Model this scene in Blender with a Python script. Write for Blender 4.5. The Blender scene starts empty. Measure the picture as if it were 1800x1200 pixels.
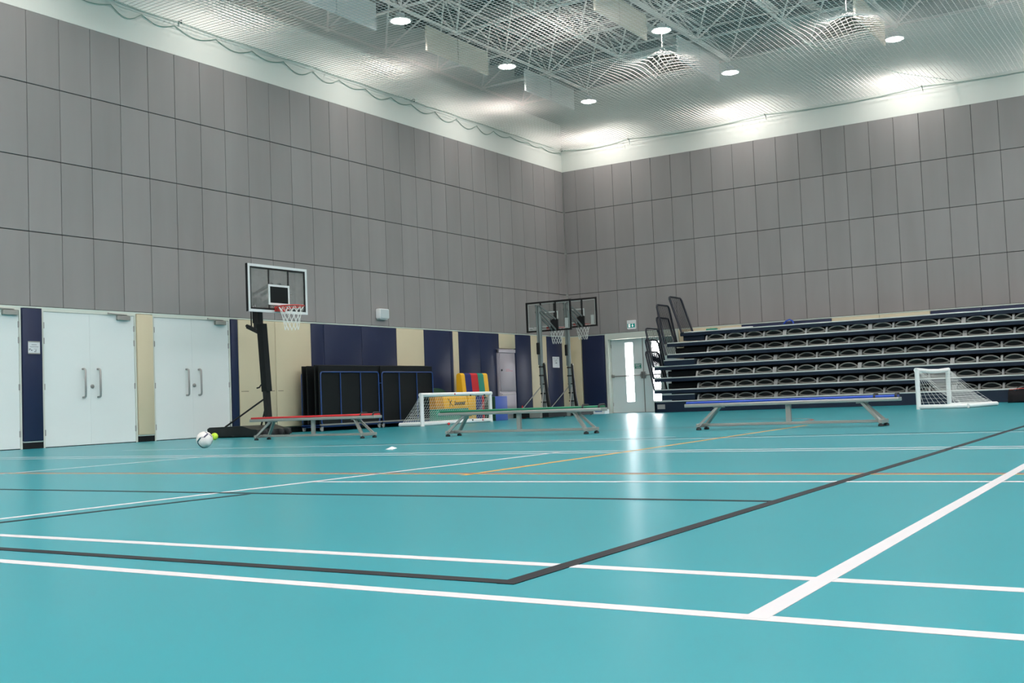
import bpy, bmesh, math, random
from mathutils import Vector, Matrix
random.seed(7)
scene = bpy.context.scene
col = scene.collection

# ------------------------------------------------------------------ camera, world, exposure
def camera_matrix(pos, yaw, pitch, roll):
    cy, sy, cp, sp = math.cos(yaw), math.sin(yaw), math.cos(pitch), math.sin(pitch)
    fwd = Vector((sy * cp, cy * cp, sp)); right = Vector((cy, -sy, 0)); up = right.cross(fwd)
    cr, sr = math.cos(roll), math.sin(roll)
    x = right * cr + up * sr; y = -right * sr + up * cr; z = -fwd
    m = Matrix((x, y, z)).transposed().to_4x4(); m.translation = pos
    return m
cd = bpy.data.cameras.new('camera'); cam = bpy.data.objects.new('camera', cd); col.objects.link(cam)
cam.matrix_world = camera_matrix(Vector((15.897, -27.899, 0.451)), math.radians(-32.6325), math.radians(3.0913), math.radians(-2.2511))
cd.sensor_width = 36; cd.lens = 1944.9 / 1800 * 36; cd.clip_start = 0.05; cd.clip_end = 200
scene.camera = cam
world = bpy.data.worlds.new('overcast_sky'); scene.world = world; world.use_nodes = True
world.node_tree.nodes['Background'].inputs[0].default_value = (1.0, 0.97, 0.96, 1)
world.node_tree.nodes['Background'].inputs[1].default_value = 22.0
vs = scene.view_settings
vs.view_transform = 'Standard'; vs.look = 'None'; vs.gamma = 1.0; vs.use_curve_mapping = False
vs.exposure = -0.34
LAMP_W = 96.0

# ------------------------------------------------------------------ materials
def srgb(r, g, b):
    f = lambda c: (c / 255 / 12.92) if c / 255 <= 0.04045 else ((c / 255 + 0.055) / 1.055) ** 2.4
    return (f(r), f(g), f(b), 1)
MATS = {}
def mat(name, rgb, rough=0.5, metal=0.0, spec=0.5, noise=0.0, nscale=8.0, stretch=(1, 1, 1), rand=0.0, bump=0.0, bscale=60.0, coat=0.0):
    m = bpy.data.materials.new(name); m.use_nodes = True; nt = m.node_tree; b = nt.nodes['Principled BSDF']
    b.inputs['Base Color'].default_value = rgb; b.inputs['Roughness'].default_value = rough
    b.inputs['Metallic'].default_value = metal; b.inputs['Specular IOR Level'].default_value = spec
    if coat: b.inputs['Coat Weight'].default_value = coat; b.inputs['Coat Roughness'].default_value = 0.15
    tc = nt.nodes.new('ShaderNodeTexCoord')
    src = None
    if noise or rand:
        mp = nt.nodes.new('ShaderNodeMapping'); mp.inputs['Scale'].default_value = stretch
        geo = nt.nodes.new('ShaderNodeNewGeometry')
        nt.links.new(geo.outputs['Position'], mp.inputs['Vector'])
        n = nt.nodes.new('ShaderNodeTexNoise'); n.inputs['Scale'].default_value = nscale; n.inputs['Detail'].default_value = 4
        nt.links.new(mp.outputs[0], n.inputs['Vector'])
        a = nt.nodes.new('ShaderNodeMath'); a.operation = 'MULTIPLY_ADD'
        nt.links.new(n.outputs[0], a.inputs[0]); a.inputs[1].default_value = 2 * noise; a.inputs[2].default_value = 1 - noise
        val = a
        if rand:
            oi = nt.nodes.new('ShaderNodeObjectInfo'); a2 = nt.nodes.new('ShaderNodeMath'); a2.operation = 'MULTIPLY_ADD'
            nt.links.new(oi.outputs['Random'], a2.inputs[0]); a2.inputs[1].default_value = 2 * rand; a2.inputs[2].default_value = 1 - rand
            mu = nt.nodes.new('ShaderNodeMath'); mu.operation = 'MULTIPLY'
            nt.links.new(a.outputs[0], mu.inputs[0]); nt.links.new(a2.outputs[0], mu.inputs[1]); val = mu
        vm = nt.nodes.new('ShaderNodeVectorMath'); vm.operation = 'SCALE'; vm.inputs[0].default_value = rgb[:3]
        nt.links.new(val.outputs[0], vm.inputs['Scale']); nt.links.new(vm.outputs[0], b.inputs['Base Color'])
    if bump:
        n2 = nt.nodes.new('ShaderNodeTexNoise'); n2.inputs['Scale'].default_value = bscale
        nt.links.new(tc.outputs['Object'], n2.inputs['Vector'])
        bp = nt.nodes.new('ShaderNodeBump'); bp.inputs['Strength'].default_value = bump; bp.inputs['Distance'].default_value = 0.02
        nt.links.new(n2.outputs[0], bp.inputs['Height']); nt.links.new(bp.outputs[0], b.inputs['Normal'])
    MATS[name] = m
    return m
def glass(name, tint=(1, 1, 1, 1), refl=0.06, haze=0.0):
    m = bpy.data.materials.new(name); m.use_nodes = True; nt = m.node_tree; nt.nodes.clear()
    o = nt.nodes.new('ShaderNodeOutputMaterial'); t = nt.nodes.new('ShaderNodeBsdfTransparent'); g = nt.nodes.new('ShaderNodeBsdfGlossy')
    g.inputs['Roughness'].default_value = 0.03; t.inputs[0].default_value = tint
    mx = nt.nodes.new('ShaderNodeMixShader'); mx.inputs[0].default_value = refl
    if haze:
        df = nt.nodes.new('ShaderNodeBsdfDiffuse'); df.inputs[0].default_value = (0.3, 0.3, 0.29, 1); mh = nt.nodes.new('ShaderNodeMixShader'); mh.inputs[0].default_value = haze
        nt.links.new(t.outputs[0], mh.inputs[1]); nt.links.new(df.outputs[0], mh.inputs[2]); t = mh
    nt.links.new(t.outputs[0], mx.inputs[1]); nt.links.new(g.outputs[0], mx.inputs[2]); nt.links.new(mx.outputs[0], o.inputs[0])
    MATS[name] = m; return m
def emit(name, rgb, strength):
    m = bpy.data.materials.new(name); m.use_nodes = True; nt = m.node_tree; nt.nodes.clear()
    o = nt.nodes.new('ShaderNodeOutputMaterial'); e = nt.nodes.new('ShaderNodeEmission')
    e.inputs[0].default_value = rgb; e.inputs[1].default_value = strength
    nt.links.new(e.outputs[0], o.inputs[0]); MATS[name] = m; return m

M_FLOOR = mat('sports_floor_vinyl', srgb(34, 134, 144), rough=0.29, spec=0.33, noise=0.07, nscale=0.8, stretch=(0.35, 1.3, 1))
M_LWHITE = mat('line_paint_white', srgb(190, 190, 192), 0.4, spec=0.2, noise=0.03, nscale=6)
M_LBLACK = mat('line_paint_black', srgb(20, 22, 27), 0.42, spec=0.14, noise=0.2, nscale=5)
M_LORANGE = mat('line_paint_orange', srgb(200, 150, 70), 0.4, spec=0.3)
M_LRED = mat('line_paint_red', srgb(150, 62, 52), 0.4, spec=0.3)
M_PANEL = mat('acoustic_panel_grey', srgb(143, 140, 139), 0.75, spec=0.2, noise=0.13, nscale=0.9, stretch=(2.2, 2.2, 0.35), rand=0.045)
M_JOINT = mat('panel_joint_dark', srgb(66, 66, 66), 0.9, spec=0.1)
M_WHITEWALL = mat('upper_wall_paint', srgb(220, 223, 216), 0.6, spec=0.25, noise=0.025, nscale=0.5)
M_LOWWALL = mat('lower_wall_paint', srgb(198, 210, 202), 0.6, spec=0.3)
M_DOOR = mat('door_white_laminate', srgb(216, 224, 222), 0.4, spec=0.3, noise=0.02, nscale=1.5)
M_FRAME = mat('door_frame_paint', srgb(202, 208, 198), 0.45)
M_NAVY = mat('pad_vinyl_navy', srgb(27, 38, 68), 0.42, spec=0.35, noise=0.08, nscale=2, bump=0.05, bscale=6)
M_CREAM = mat('pad_vinyl_cream', srgb(198, 189, 160), 0.5, spec=0.3, noise=0.04, nscale=1.5, bump=0.05, bscale=5)
M_BLACK = mat('black_plastic', srgb(22, 24, 25), 0.45, spec=0.35)
M_BLACKMAT = mat('black_board', srgb(14, 19, 20), 0.6, spec=0.25)
M_BLUETUBE = mat('blue_tube_paint', srgb(26, 62, 120), 0.35)
M_STEEL = mat('brushed_steel', srgb(168, 168, 165), 0.35, metal=0.9)
M_STEELW = mat('stainless_cabinet', srgb(168, 163, 170), 0.42, metal=0.25, noise=0.05, nscale=3)
M_ALU = mat('aluminium', srgb(158, 158, 152), 0.38, metal=0.55)
M_GREYPOLE = mat('grey_pole_paint', srgb(120, 130, 128), 0.35, metal=0.4)
M_RED = mat('red_vinyl', srgb(196, 34, 40), 0.4)
M_REDRIM = mat('rim_red', srgb(190, 56, 48), 0.45)
M_GREENB = mat('green_vinyl', srgb(18, 110, 78), 0.42)
M_BLUEB = mat('blue_vinyl', srgb(30, 70, 170), 0.42)
M_YELLOW = mat('yellow_vinyl', srgb(236, 180, 30), 0.42)
M_TEAL = mat('teal_vinyl', srgb(30, 136, 112), 0.45)
M_DKGREEN = mat('dark_green_vinyl', srgb(16, 66, 44), 0.5)
M_BLUECUBE = mat('blue_foam_vinyl', srgb(66, 92, 168), 0.45)
M_DKBLUE = mat('dark_blue_vinyl', srgb(28, 40, 104), 0.45)
M_NET = mat('net_cord_white', srgb(232, 234, 230), 0.8, spec=0.1)
M_CEILNET = mat('ceiling_net_cord', srgb(242, 236, 230), 0.85, spec=0.1)
M_ROPE = mat('net_edge_rope', srgb(150, 168, 156), 0.8, spec=0.1)
M_TRUSS = mat('truss_white_paint', srgb(240, 232, 226), 0.45, spec=0.35)
M_ROOF = mat('roof_deck_grey', srgb(158, 153, 149), 0.6, spec=0.3)
M_PURLIN = mat('purlin_dark', srgb(96, 98, 94), 0.6)
M_BAFFLE_B = mat('baffle_pale_blue', srgb(216, 220, 218), 0.85, spec=0.1)
M_BAFFLE_C = mat('baffle_pale_cream', srgb(226, 216, 200), 0.85, spec=0.1)
M_WPLASTIC = mat('white_plastic', srgb(222, 226, 226), 0.4)
M_GOAL = mat('goal_white_tube', srgb(226, 230, 228), 0.45, noise=0.06, nscale=14)
M_BLEACH = mat('bleacher_navy', srgb(20, 34, 52), 0.45, spec=0.3)
M_BLEACHIN = mat('bleacher_dark_inside', srgb(16, 20, 22), 0.7, spec=0.2)
M_NOSE = mat('nosing_aluminium', srgb(196, 204, 200), 0.35, metal=0.4)
M_SEAT = mat('seat_shell_grey', srgb(116, 117, 112), 0.4, spec=0.45)
M_SEATIN = mat('seat_cushion_dark', srgb(22, 26, 27), 0.7, spec=0.2)
M_ARM = mat('armrest_grey', srgb(146, 148, 146), 0.4)
M_RAIL = mat('rail_navy_black', srgb(20, 28, 42), 0.4)
M_GREENSIGN = mat('sign_green', srgb(10, 120, 100), 0.4)
M_PAPER = mat('paper_white', srgb(205, 210, 212), 0.6)
M_PRINT = mat('print_dark', srgb(40, 44, 48), 0.6)
M_PRINTG = mat('print_grey', srgb(130, 136, 138), 0.6)
M_BALLW = mat('ball_white', srgb(214, 212, 208), 0.35)
M_BALLD = mat('ball_dark_panel', srgb(54, 58, 84), 0.35)
M_BALLT = mat('ball_teal_panel', srgb(26, 84, 90), 0.35)
M_LIME = mat('ball_lime', srgb(186, 220, 60), 0.6, noise=0.1, nscale=60)
M_BAG = mat('bag_black_fabric', srgb(30, 28, 30), 0.8, spec=0.2)
M_ASPHALT = mat('outside_paving', srgb(190, 190, 186), 0.8)
M_RUBBER = mat('rubber_dark', srgb(30, 32, 34), 0.7)
M_HAZY = glass('acrylic_board', (0.93, 0.95, 0.94, 1), 0.06, 0.45)
M_GLASS = glass('board_glass', (0.93, 0.95, 0.94, 1), 0.05)
M_PANE = glass('door_pane_glass', (0.97, 0.98, 1.0, 1), 0.05)
M_LENS = emit('lamp_lens', (1.0, 0.98, 0.94, 1), 14.0)

# ------------------------------------------------------------------ mesh builder
class MB:
    def __init__(s): s.v = []; s.f = []
    def add(s, vs_, fs_):
        o = len(s.v); s.v += [tuple(v) for v in vs_]; s.f += [tuple(i + o for i in f) for f in fs_]; return s
    def box(s, a, b):
        (x0, y0, z0), (x1, y1, z1) = a, b
        return s.add([(x0, y0, z0), (x1, y0, z0), (x1, y1, z0), (x0, y1, z0), (x0, y0, z1), (x1, y0, z1), (x1, y1, z1), (x0, y1, z1)],
                     [(0, 3, 2, 1), (4, 5, 6, 7), (0, 1, 5, 4), (1, 2, 6, 5), (2, 3, 7, 6), (3, 0, 4, 7)])
    def rbox(s, a, b, r=0.01, seg=2):
        bm = bmesh.new(); bmesh.ops.create_cube(bm, size=1)
        for v in bm.verts:
            v.co = Vector(((a[i] + b[i]) / 2 + v.co[i] * (b[i] - a[i]) for i in range(3)))
        bmesh.ops.bevel(bm, geom=bm.edges[:], offset=r, segments=seg, profile=0.5, affect='EDGES')
        bm.verts.index_update(); vs_ = [v.co[:] for v in bm.verts]; fs_ = [[v.index for v in f.verts] for f in bm.faces]; bm.free()
        return s.add(vs_, fs_)
    def tube(s, pts, r, n=8, closed=False, caps=True, flat=1.0):
        pts = [Vector(p) for p in pts]; N = len(pts); vs_ = []; up0 = None
        for i, p in enumerate(pts):
            if closed: d = (pts[(i + 1) % N] - pts[i - 1])
            else: d = pts[min(i + 1, N - 1)] - pts[max(i - 1, 0)]
            d.normalize()
            if up0 is None:
                ref = Vector((0, 0, 1)) if abs(d.z) < 0.9 else Vector((1, 0, 0))
                u = ref.cross(d).normalized()
            else:
                u = (up0 - d * up0.dot(d))
                u = u.normalized() if u.length > 1e-6 else d.orthogonal().normalized()
            up0 = u; w = d.cross(u)
            rr = r[i] if isinstance(r, (list, tuple)) else r
            for k in range(n):
                a = 2 * math.pi * (k + 0.5) / n
                vs_.append(p + u * math.cos(a) * rr + w * math.sin(a) * rr * flat)
        fs_ = []
        for i in range(N if closed else N - 1):
            j = (i + 1) % N
            for k in range(n):
                k2 = (k + 1) % n; fs_.append((i * n + k, i * n + k2, j * n + k2, j * n + k))
        if caps and not closed:
            fs_.append(tuple(range(n))[::-1]); fs_.append(tuple((N - 1) * n + k for k in range(n)))
        return s.add(vs_, fs_)
    def bar(s, p0, p1, w, h):                       # rectangular bar between two points
        p0, p1 = Vector(p0), Vector(p1); d = (p1 - p0).normalized()
        ref = Vector((0, 0, 1)) if abs(d.z) < 0.95 else Vector((0, 1, 0))
        u = ref.cross(d).normalized(); v = d.cross(u)
        vs_ = []
        for p in (p0, p1):
            for a, b in ((-1, -1), (1, -1), (1, 1), (-1, 1)): vs_.append(p + u * a * w / 2 + v * b * h / 2)
        return s.add(vs_, [(0, 3, 2, 1), (4, 5, 6, 7), (0, 1, 5, 4), (1, 2, 6, 5), (2, 3, 7, 6), (3, 0, 4, 7)])
    def lathe(s, prof, c=(0, 0, 0), n=24, axis='z'):
        vs_ = []; N = len(prof)
        for r, h in prof:
            for k in range(n):
                a = 2 * math.pi * k / n; x, y = r * math.cos(a), r * math.sin(a)
                p = (x, y, h) if axis == 'z' else ((h, x, y) if axis == 'x' else (x, h, y))
                vs_.append((p[0] + c[0], p[1] + c[1], p[2] + c[2]))
        fs_ = [(i * n + k, i * n + (k + 1) % n, (i + 1) * n + (k + 1) % n, (i + 1) * n + k) for i in range(N - 1) for k in range(n)]
        fs_.append(tuple(range(n))[::-1]); fs_.append(tuple((N - 1) * n + k for k in range(n)))
        return s.add(vs_, fs_)
    def extrude(s, poly, a, b, axis):               # polygon (2D) extruded along an axis from a to b
        n = len(poly); vs_ = []
        for t in (a, b):
            for p, q in poly:
                vs_.append({'x': (t, p, q), 'y': (p, t, q), 'z': (p, q, t)}[axis])
        fs_ = [tuple(range(n))[::-1], tuple(range(n, 2 * n))] + [(i, (i + 1) % n, n + (i + 1) % n, n + i) for i in range(n)]
        return s.add(vs_, fs_)
    def mesh(s, name, m, smooth=False):
        me = bpy.data.meshes.new(name); me.from_pydata(s.v, [], s.f); me.materials.append(m)
        bm = bmesh.new(); bm.from_mesh(me); bmesh.ops.recalc_face_normals(bm, faces=bm.faces); bm.to_mesh(me); bm.free()
        if smooth:
            for p in me.polygons: p.use_smooth = True
            if smooth != 'all': me.set_sharp_from_angle(angle=math.radians(40))
        return me
    def build(s, name, m, parent=None, smooth=False, loc=None):
        o = bpy.data.objects.new(name, s.mesh(name, m, smooth)); col.objects.link(o)
        if parent is not None: o.parent = parent
        if loc is not None: o.location = loc
        return o
def inst(name, me, parent=None, loc=(0, 0, 0), rot=(0, 0, 0), scale=(1, 1, 1)):
    o = bpy.data.objects.new(name, me); col.objects.link(o); o.parent = parent
    o.location = loc; o.rotation_euler = rot; o.scale = scale
    return o
def tag(o, label=None, cat=None, group=None, kind=None):
    if label: o['label'] = label
    if cat: o['category'] = cat
    if group: o['group'] = group
    if kind: o['kind'] = kind
    return o
def empty(name, loc, rz=0, label=None, cat=None, group=None, kind=None):
    o = bpy.data.objects.new(name, None); col.objects.link(o); o.location = loc; o.rotation_euler = (0, 0, rz); o.empty_display_size = 0.1
    return tag(o, label, cat, group, kind)
def copy_tree(o, parent=None):
    c = o.copy(); col.objects.link(c); c.parent = parent
    for ch in list(o.children): copy_tree(ch, c)
    return c
def rod(name, p0, p1, r, m, parent, unit):           # shared unit tube placed between two points
    p0, p1 = Vector(p0), Vector(p1); d = p1 - p0
    o = bpy.data.objects.new(name, unit); col.objects.link(o); o.parent = parent
    q = d.to_track_quat('Z', 'Y'); o.rotation_mode = 'QUATERNION'; o.rotation_quaternion = q
    o.location = (p0 + p1) / 2; o.scale = (r, r, d.length)
    return o

# ------------------------------------------------------------------ room shell
XR, YN = 24.0, -36.0                    # hidden side wall and the wall behind the camera
P = 0.6; ROWS = [2.26, 3.465, 4.67, 5.875, 7.08]
floor = tag(MB().box((-0.2, YN, -0.2), (XR, 0.25, 0.0)).build('floor', M_FLOOR), 'glossy turquoise sports hall floor with court markings', 'floor', kind='structure')
def line(x0, y0, x1, y1, w, m, z=0.0012):
    p0, p1 = Vector((x0, y0, 0)), Vector((x1, y1, 0)); d = (p1 - p0).normalized(); u = Vector((-d.y, d.x, 0)) * w / 2
    a = [p0 + u, p0 - u, p1 - u, p1 + u]
    return MB().add([(v.x, v.y, z) for v in a] + [(v.x, v.y, 0.0002) for v in a],
                    [(0, 1, 2, 3), (0, 4, 5, 1), (1, 5, 6, 2), (2, 6, 7, 3), (3, 7, 4, 0)]).build('court_line', m, floor)
W = M_LWHITE; K = M_LBLACK
line(8.5, -25.29, 20, -25.27, 0.05, W)
line(8.5, -25.77, 20, -25.755, 0.05, W)
line(8.5, -25.565, 14.395, -25.562, 0.05, K, 0.0016)
line(14.37, -25.59, 13.98, -5.2, 0.05, K, 0.0020)
line(15.082, -25.77, 14.93, -19.5, 0.05, W, 0.0014)
line(14.93, -19.5, 14.75, -12.0, 0.05, W, 0.0014)
line(7.5, -23.54, 14.33, -23.49, 0.05, K)
line(11.36, -23.56, 11.20, -25.9, 0.05, K)
line(11.07, -19.7, 11.10, -25.9, 0.05, W)
line(5.5, -22.16, 16.5, -21.93, 0.028, M_LRED)
line(5.5, -22.23, 16.5, -22.0, 0.028, M_LORANGE)
line(11.85, -22.2, 11.72, -19.6, 0.05, M_LORANGE); line(11.72, -19.6, 11.40, -14.0, 0.05, M_LORANGE)
line(11.1, -22.76, 16.5, -22.35, 0.05, W)
line(2.6, -19.72, 15.0, -19.5, 0.05, W); line(3.2, -20.05, 15.0, -19.72, 0.05, W)
line(7.03, -22.3, 6.9, -19.6, 0.05, W)
line(3.5, -18.25, 15.0, -17.0, 0.04, W); line(6.5, -17.7, 15.0, -16.75, 0.04, K)
line(9.0, -17.45, 10.9, -16.9, 0.04, W)
def arc(cx, cy, r, a0, a1, w, m, n=28):
    b = MB(); vs_ = []
    for i in range(n + 1):
        a = math.radians(a0 + (a1 - a0) * i / n)
        for rr in (r - w / 2, r + w / 2): vs_.append((cx + rr * math.cos(a), cy + rr * math.sin(a), 0.0013))
    b.add(vs_, [(2 * i, 2 * i + 1, 2 * i + 3, 2 * i + 2) for i in range(n)])
    return b.build('court_line', m, floor)
arc(8.6, -12.2, 2.2, -90, 90, 0.05, M_LRED)
arc(8.9, -12.2, 1.6, -90, 90, 0.05, K)

# --- left wall (x = 0)
wl = MB().box((-0.3, YN, 0), (-0.03, 0.25, 7.1)).box((-2.4, YN, 7.074), (0.0, 0.0, 8.47)).box((-2.6, YN, 8.4), (-2.4, 2.6, 11.2))
wall_left = tag(wl.build('wall_left', M_WHITEWALL), 'long left wall with grey panels above padding and white doors', 'wall', kind='structure')
MB().box((-0.03, YN, ROWS[0]), (-0.024, -0.03, ROWS[4])).build('joint_backing', M_JOINT, wall_left)
wf = MB()
for a, b in ((0.0, 1.2), (3.44, XR)): wf.box((a - 0.25 if a == 0 else a, 0.03, 0), (b, 0.3, 2.26))
wf.box((1.2, 0.03, 2.2), (3.44, 0.3, 2.26)).box((-0.25, 0.03, 2.26), (XR, 0.3, 7.1)).box((-2.6, 0.0, 7.074), (XR, 2.4, 9.3)).box((-2.6, 2.4, 9.2), (XR, 2.6, 11.2))
wall_far = tag(wf.build('wall_far', M_WHITEWALL), 'far end wall with grey panels behind the retracted seating', 'wall', kind='structure')
MB().box((0.03, 0.024, ROWS[0]), (XR, 0.03, ROWS[4])).build('joint_backing', M_JOINT, wall_far)
# panels
GV, GH = 0.009, 0.013
pm = MB().rbox((-0.024, -P / 2 + GV / 2, GH / 2), (0.0, P / 2 - GV / 2, ROWS[1] - ROWS[0] - GH / 2), 0.006, 2).mesh('panel', M_PANEL)
rest = MB()
YE = [-(0.7414 + (28 - k)) * P for k in range(28, -3, -1)]           # joints seen on the left wall
def panel_strip(parent, edges, left):
    for z in ROWS[:4]:
        for a, b in zip(edges[:-1], edges[1:]):
            c = (a + b) / 2; w = abs(b - a)
            if left: inst('panel', pm, parent, (0, c, z), (0, 0, 0), (1, w / P, 1))
            else: inst('panel', pm, parent, (c, 0, z), (0, 0, -math.pi / 2), (1, w / P, 1))
panel_strip(wall_left, [-0.004] + YE, True)
y = YE[-1]
while y - P > YN:
    for z in ROWS[:4]: rest.box((-0.024, y - P + GV / 2, z + GH / 2), (0, y - GV / 2, z + 1.205 - GH / 2))
    y -= P
tag(rest.build('panel', M_PANEL, wall_left), kind='stuff')
XE = [(0.716 + (m - 1)) * P for m in range(1, 25)]
panel_strip(wall_far, [0.004] + XE, False)
rest = MB(); x = XE[-1]
while x + P < XR:
    for z in ROWS[:4]: rest.box((x + GV / 2, 0, z + GH / 2), (x + P - GV / 2, 0.024, z + 1.205 - GH / 2))
    x += P
tag(rest.build('panel', M_PANEL, wall_far), kind='stuff')
# thin trim under the panels
tag(MB().box((-0.03, YN, 2.235), (0.012, 0.0, 2.258)).build('trim_1', M_LOWWALL), 'pale trim under the grey panels of the left wall', 'trim', kind='structure')
tag(MB().box((0.0, -0.012, 2.235), (XR, 0.03, 2.258)).build('trim_2', M_LOWWALL), 'pale trim under the grey panels of the end wall', 'trim', kind='structure')
# walls the photograph does not see, closing the hall
wr = MB().box((XR, YN, 0), (XR + 0.3, 2.6, 8.9)).box((XR, YN, 10.7), (XR + 0.3, 2.6, 11.2))  # gap below the roof holds unseen windows added so daylight lifts the ceiling
wn = MB().box((-2.6, YN - 0.3, 0), (XR + 0.3, YN, 8.9)).box((-2.6, YN - 0.3, 10.7), (XR + 0.3, YN, 11.2))
for k in range(10): wr.box((XR, YN + 4.2 * k, 8.9), (XR + 0.3, YN + 4.2 * k + 0.5, 10.7))
for k in range(7): wn.box((-2.6 + 4.3 * k, YN - 0.3, 8.9), (-2.1 + 4.3 * k, YN, 10.7))
wall_right = tag(wr.build('wall_right', M_PANEL), 'side wall out of view on the right, with clerestory windows added to light the ceiling', 'wall', kind='structure')
wall_near = tag(wn.build('wall_near', M_PANEL), 'wall behind the camera with clerestory windows added to light the ceiling', 'wall', kind='structure')
for k in range(9): MB().box((XR + 0.14, YN + 4.2 * k + 0.5, 8.9), (XR + 0.15, YN + 4.2 * k + 4.2, 10.7)).build('pane', M_PANE, wall_right)  # panes of the added clerestory windows, here and in the near wall
for k in range(6): MB().box((-2.1 + 4.3 * k, YN - 0.15, 8.9), (-2.1 + 4.3 * k + 3.8, YN - 0.14, 10.7)).build('pane', M_PANE, wall_near)
# roof deck
rf = MB().box((-2.6, YN, 10.95), (XR + 0.3, 2.6, 11.2))
roof = tag(rf.build('ceiling', M_ROOF), 'grey metal roof deck above the space frame', 'ceiling', kind='structure')
yy = 1.5
while yy > -16:
    MB().box((-2.4, yy - 0.06, 10.75), (XR, yy + 0.06, 10.95)).build('purlin', M_PURLIN, roof); yy -= 1.4
for xx in (3.1, 7.3, 11.6):
    MB().tube([(xx, -34, 10.62), (xx, 2.3, 10.62)], 0.13, 12).build('duct', M_TRUSS, roof, smooth=True)

# ------------------------------------------------------------------ wall padding
def pad(name, y0, y1, m, z0=0.12, z1=2.225):
    return MB().rbox((-0.03, min(y0, y1) + 0.004, z0), (0.045, max(y0, y1) - 0.004, z1), 0.014, 2).build(name, m, wall_left, smooth=True)
N_, C_ = M_NAVY, M_CREAM
for y0, y1, m in ((-17.417, -17.067, N_), (-15.223, -14.881, C_), (-13.053, -12.879, N_), (-12.879, -11.89, C_), (-11.89, -10.86, C_),
                  (-10.86, -10.466, N_), (-10.466, -9.25, N_), (-9.25, -8.03, N_), (-8.03, -7.0, C_), (-7.0, -5.95, N_), (-5.95, -5.83, N_),
                  (-5.83, -5.59, C_), (-5.59, -4.65, N_), (-4.65, -3.775, N_), (-2.976, -2.196, N_), (-2.196, -1.352, C_), (-1.352, -0.499, N_), (-0.499, -0.05, C_)):
    pad('wall_pad', y0, y1, m)
pad('wall_pad', -3.775, -2.976, C_, z0=1.845)
for x0, x1, m in ((0.05, 0.414, C_), (0.435, 1.154, N_), (3.46, 4.4, C_), (4.4, 5.27, C_), (5.27, 6.45, N_), (6.45, 7.66, N_), (7.66, 8.85, C_), (8.85, 10.05, C_), (10.05, 11.2, N_), (11.2, 12.4, N_), (12.4, 13.6, C_)):
    MB().rbox((x0 + 0.004, -0.045, 0.12), (x1 - 0.004, 0.03, 2.225), 0.014, 2).build('wall_pad', m, wall_far, smooth=True)
bb = MB()
for a, b in ((-17.43, -17.055), (-15.235, -14.87), (-13.06, -0.03)): bb.box((-0.03, a, 0.0), (0.012, b, 0.10))
tag(bb.build('baseboard_left', M_BLACKMAT), 'black skirting under the pads of the left wall', 'baseboard', kind='structure')
bc = MB()
for a, b in ((-17.41, -17.07), (-15.215, -14.885)): bc.box((-0.03, a, 0.10), (0.02, b, 0.125))
bc.build('skirting_trim', M_LOWWALL, wall_left)
bb = MB().box((0.0, -0.012, 0), (1.17, 0.03, 0.10)).box((3.46, -0.012, 0), (14, 0.03, 0.1))
tag(bb.build('baseboard_far', M_BLACKMAT), 'black skirting under the pads of the end wall', 'baseboard', kind='structure')

for y0, y1 in ((-12.83, -12.64), (-12.06, -11.94), (-11.85, -11.70)):
    MB().box((0.044, y0, 0.838), (0.0458, y1, 0.846)).build('scuff_mark', M_BLACK, wall_left)
# ------------------------------------------------------------------ white double doors on the left wall
hinge_me = MB().rbox((0.0, -0.012, -0.05), (0.018, 0.012, 0.05), 0.004, 1).mesh('hinge', M_STEEL)
handle_me = MB().tube([(0.0, 0, 0.235), (0.045, 0, 0.235), (0.07, 0, 0.22), (0.075, 0, 0.19), (0.075, 0, -0.19), (0.07, 0, -0.22), (0.045, 0, -0.235), (0.0, 0, -0.235)], 0.017, 10).mesh('handle', M_STEEL, True)
def double_door(n, y0, y1, label, closer_y):
    t = empty('door_%d' % n, (0, 0, 0), 0, label, 'door', kind='structure')
    f = 0.05
    MB().box((-0.03, y0, 0.0), (0.016, y0 + f * 0.6, 2.235)).box((-0.03, y1 - f * 0.6, 0.0), (0.016, y1, 2.235)).box((-0.03, y0 + f * 0.6, 2.19), (0.016, y1 - f * 0.6, 2.235)).build('door_frame', M_FRAME, t)
    ym = (y0 + y1) / 2 - 0.02
    for a, b, hs in ((y0 + f * 0.6 + 0.003, ym - 0.0006, y0 + 0.034), (ym + 0.0006, y1 - f * 0.6 - 0.003, y1 - 0.034)):
        leaf = MB().rbox((-0.025, a, 0.012), (0.004, b, 2.187), 0.002, 1).build('door_leaf', M_DOOR, t)
        for z in (1.965, 1.715, 0.975, 0.24): inst('hinge', hinge_me, leaf, (0.0, hs, z))
        s = -1 if b < y1 - 0.2 else 1
        inst('pull_handle', handle_me, leaf, (0.004, ym + s * 0.145, 1.03))
    MB().lathe([(0.034, 0.0), (0.034, 0.012), (0.022, 0.014), (0.022, 0.018)], (0.004, ym + 0.035, 0.975), 16, 'x').build('lock', M_STEEL, t, smooth=True)
    if closer_y is not None:
        MB().rbox((0.004, closer_y - 0.14, 2.105), (0.06, closer_y + 0.12, 2.18), 0.008, 2).build('closer_body', M_ALU, t)
        MB().bar((0.03, closer_y + 0.06, 2.197), (0.06, closer_y - 0.33, 2.208), 0.025, 0.012).lathe([(0.014, 2.195), (0.014, 2.222)], (0.05, closer_y - 0.33, 0), 10).build('closer_arm', M_STEEL, t)
    MB().box((-0.02, y0 + 0.03, 0.0), (0.0, y1 - 0.03, 0.012)).build('threshold', M_BLACKMAT, t)
double_door(1, -19.24, -17.425, 'white double door cut off by the left edge of the photo', -17.61)
double_door(2, -17.055, -15.232, 'white double door between the navy pad with a notice and the cream pad', -15.49)
double_door(3, -14.872, -13.062, 'white double door between the narrow cream pad and the basketball hoop', -13.30)

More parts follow.
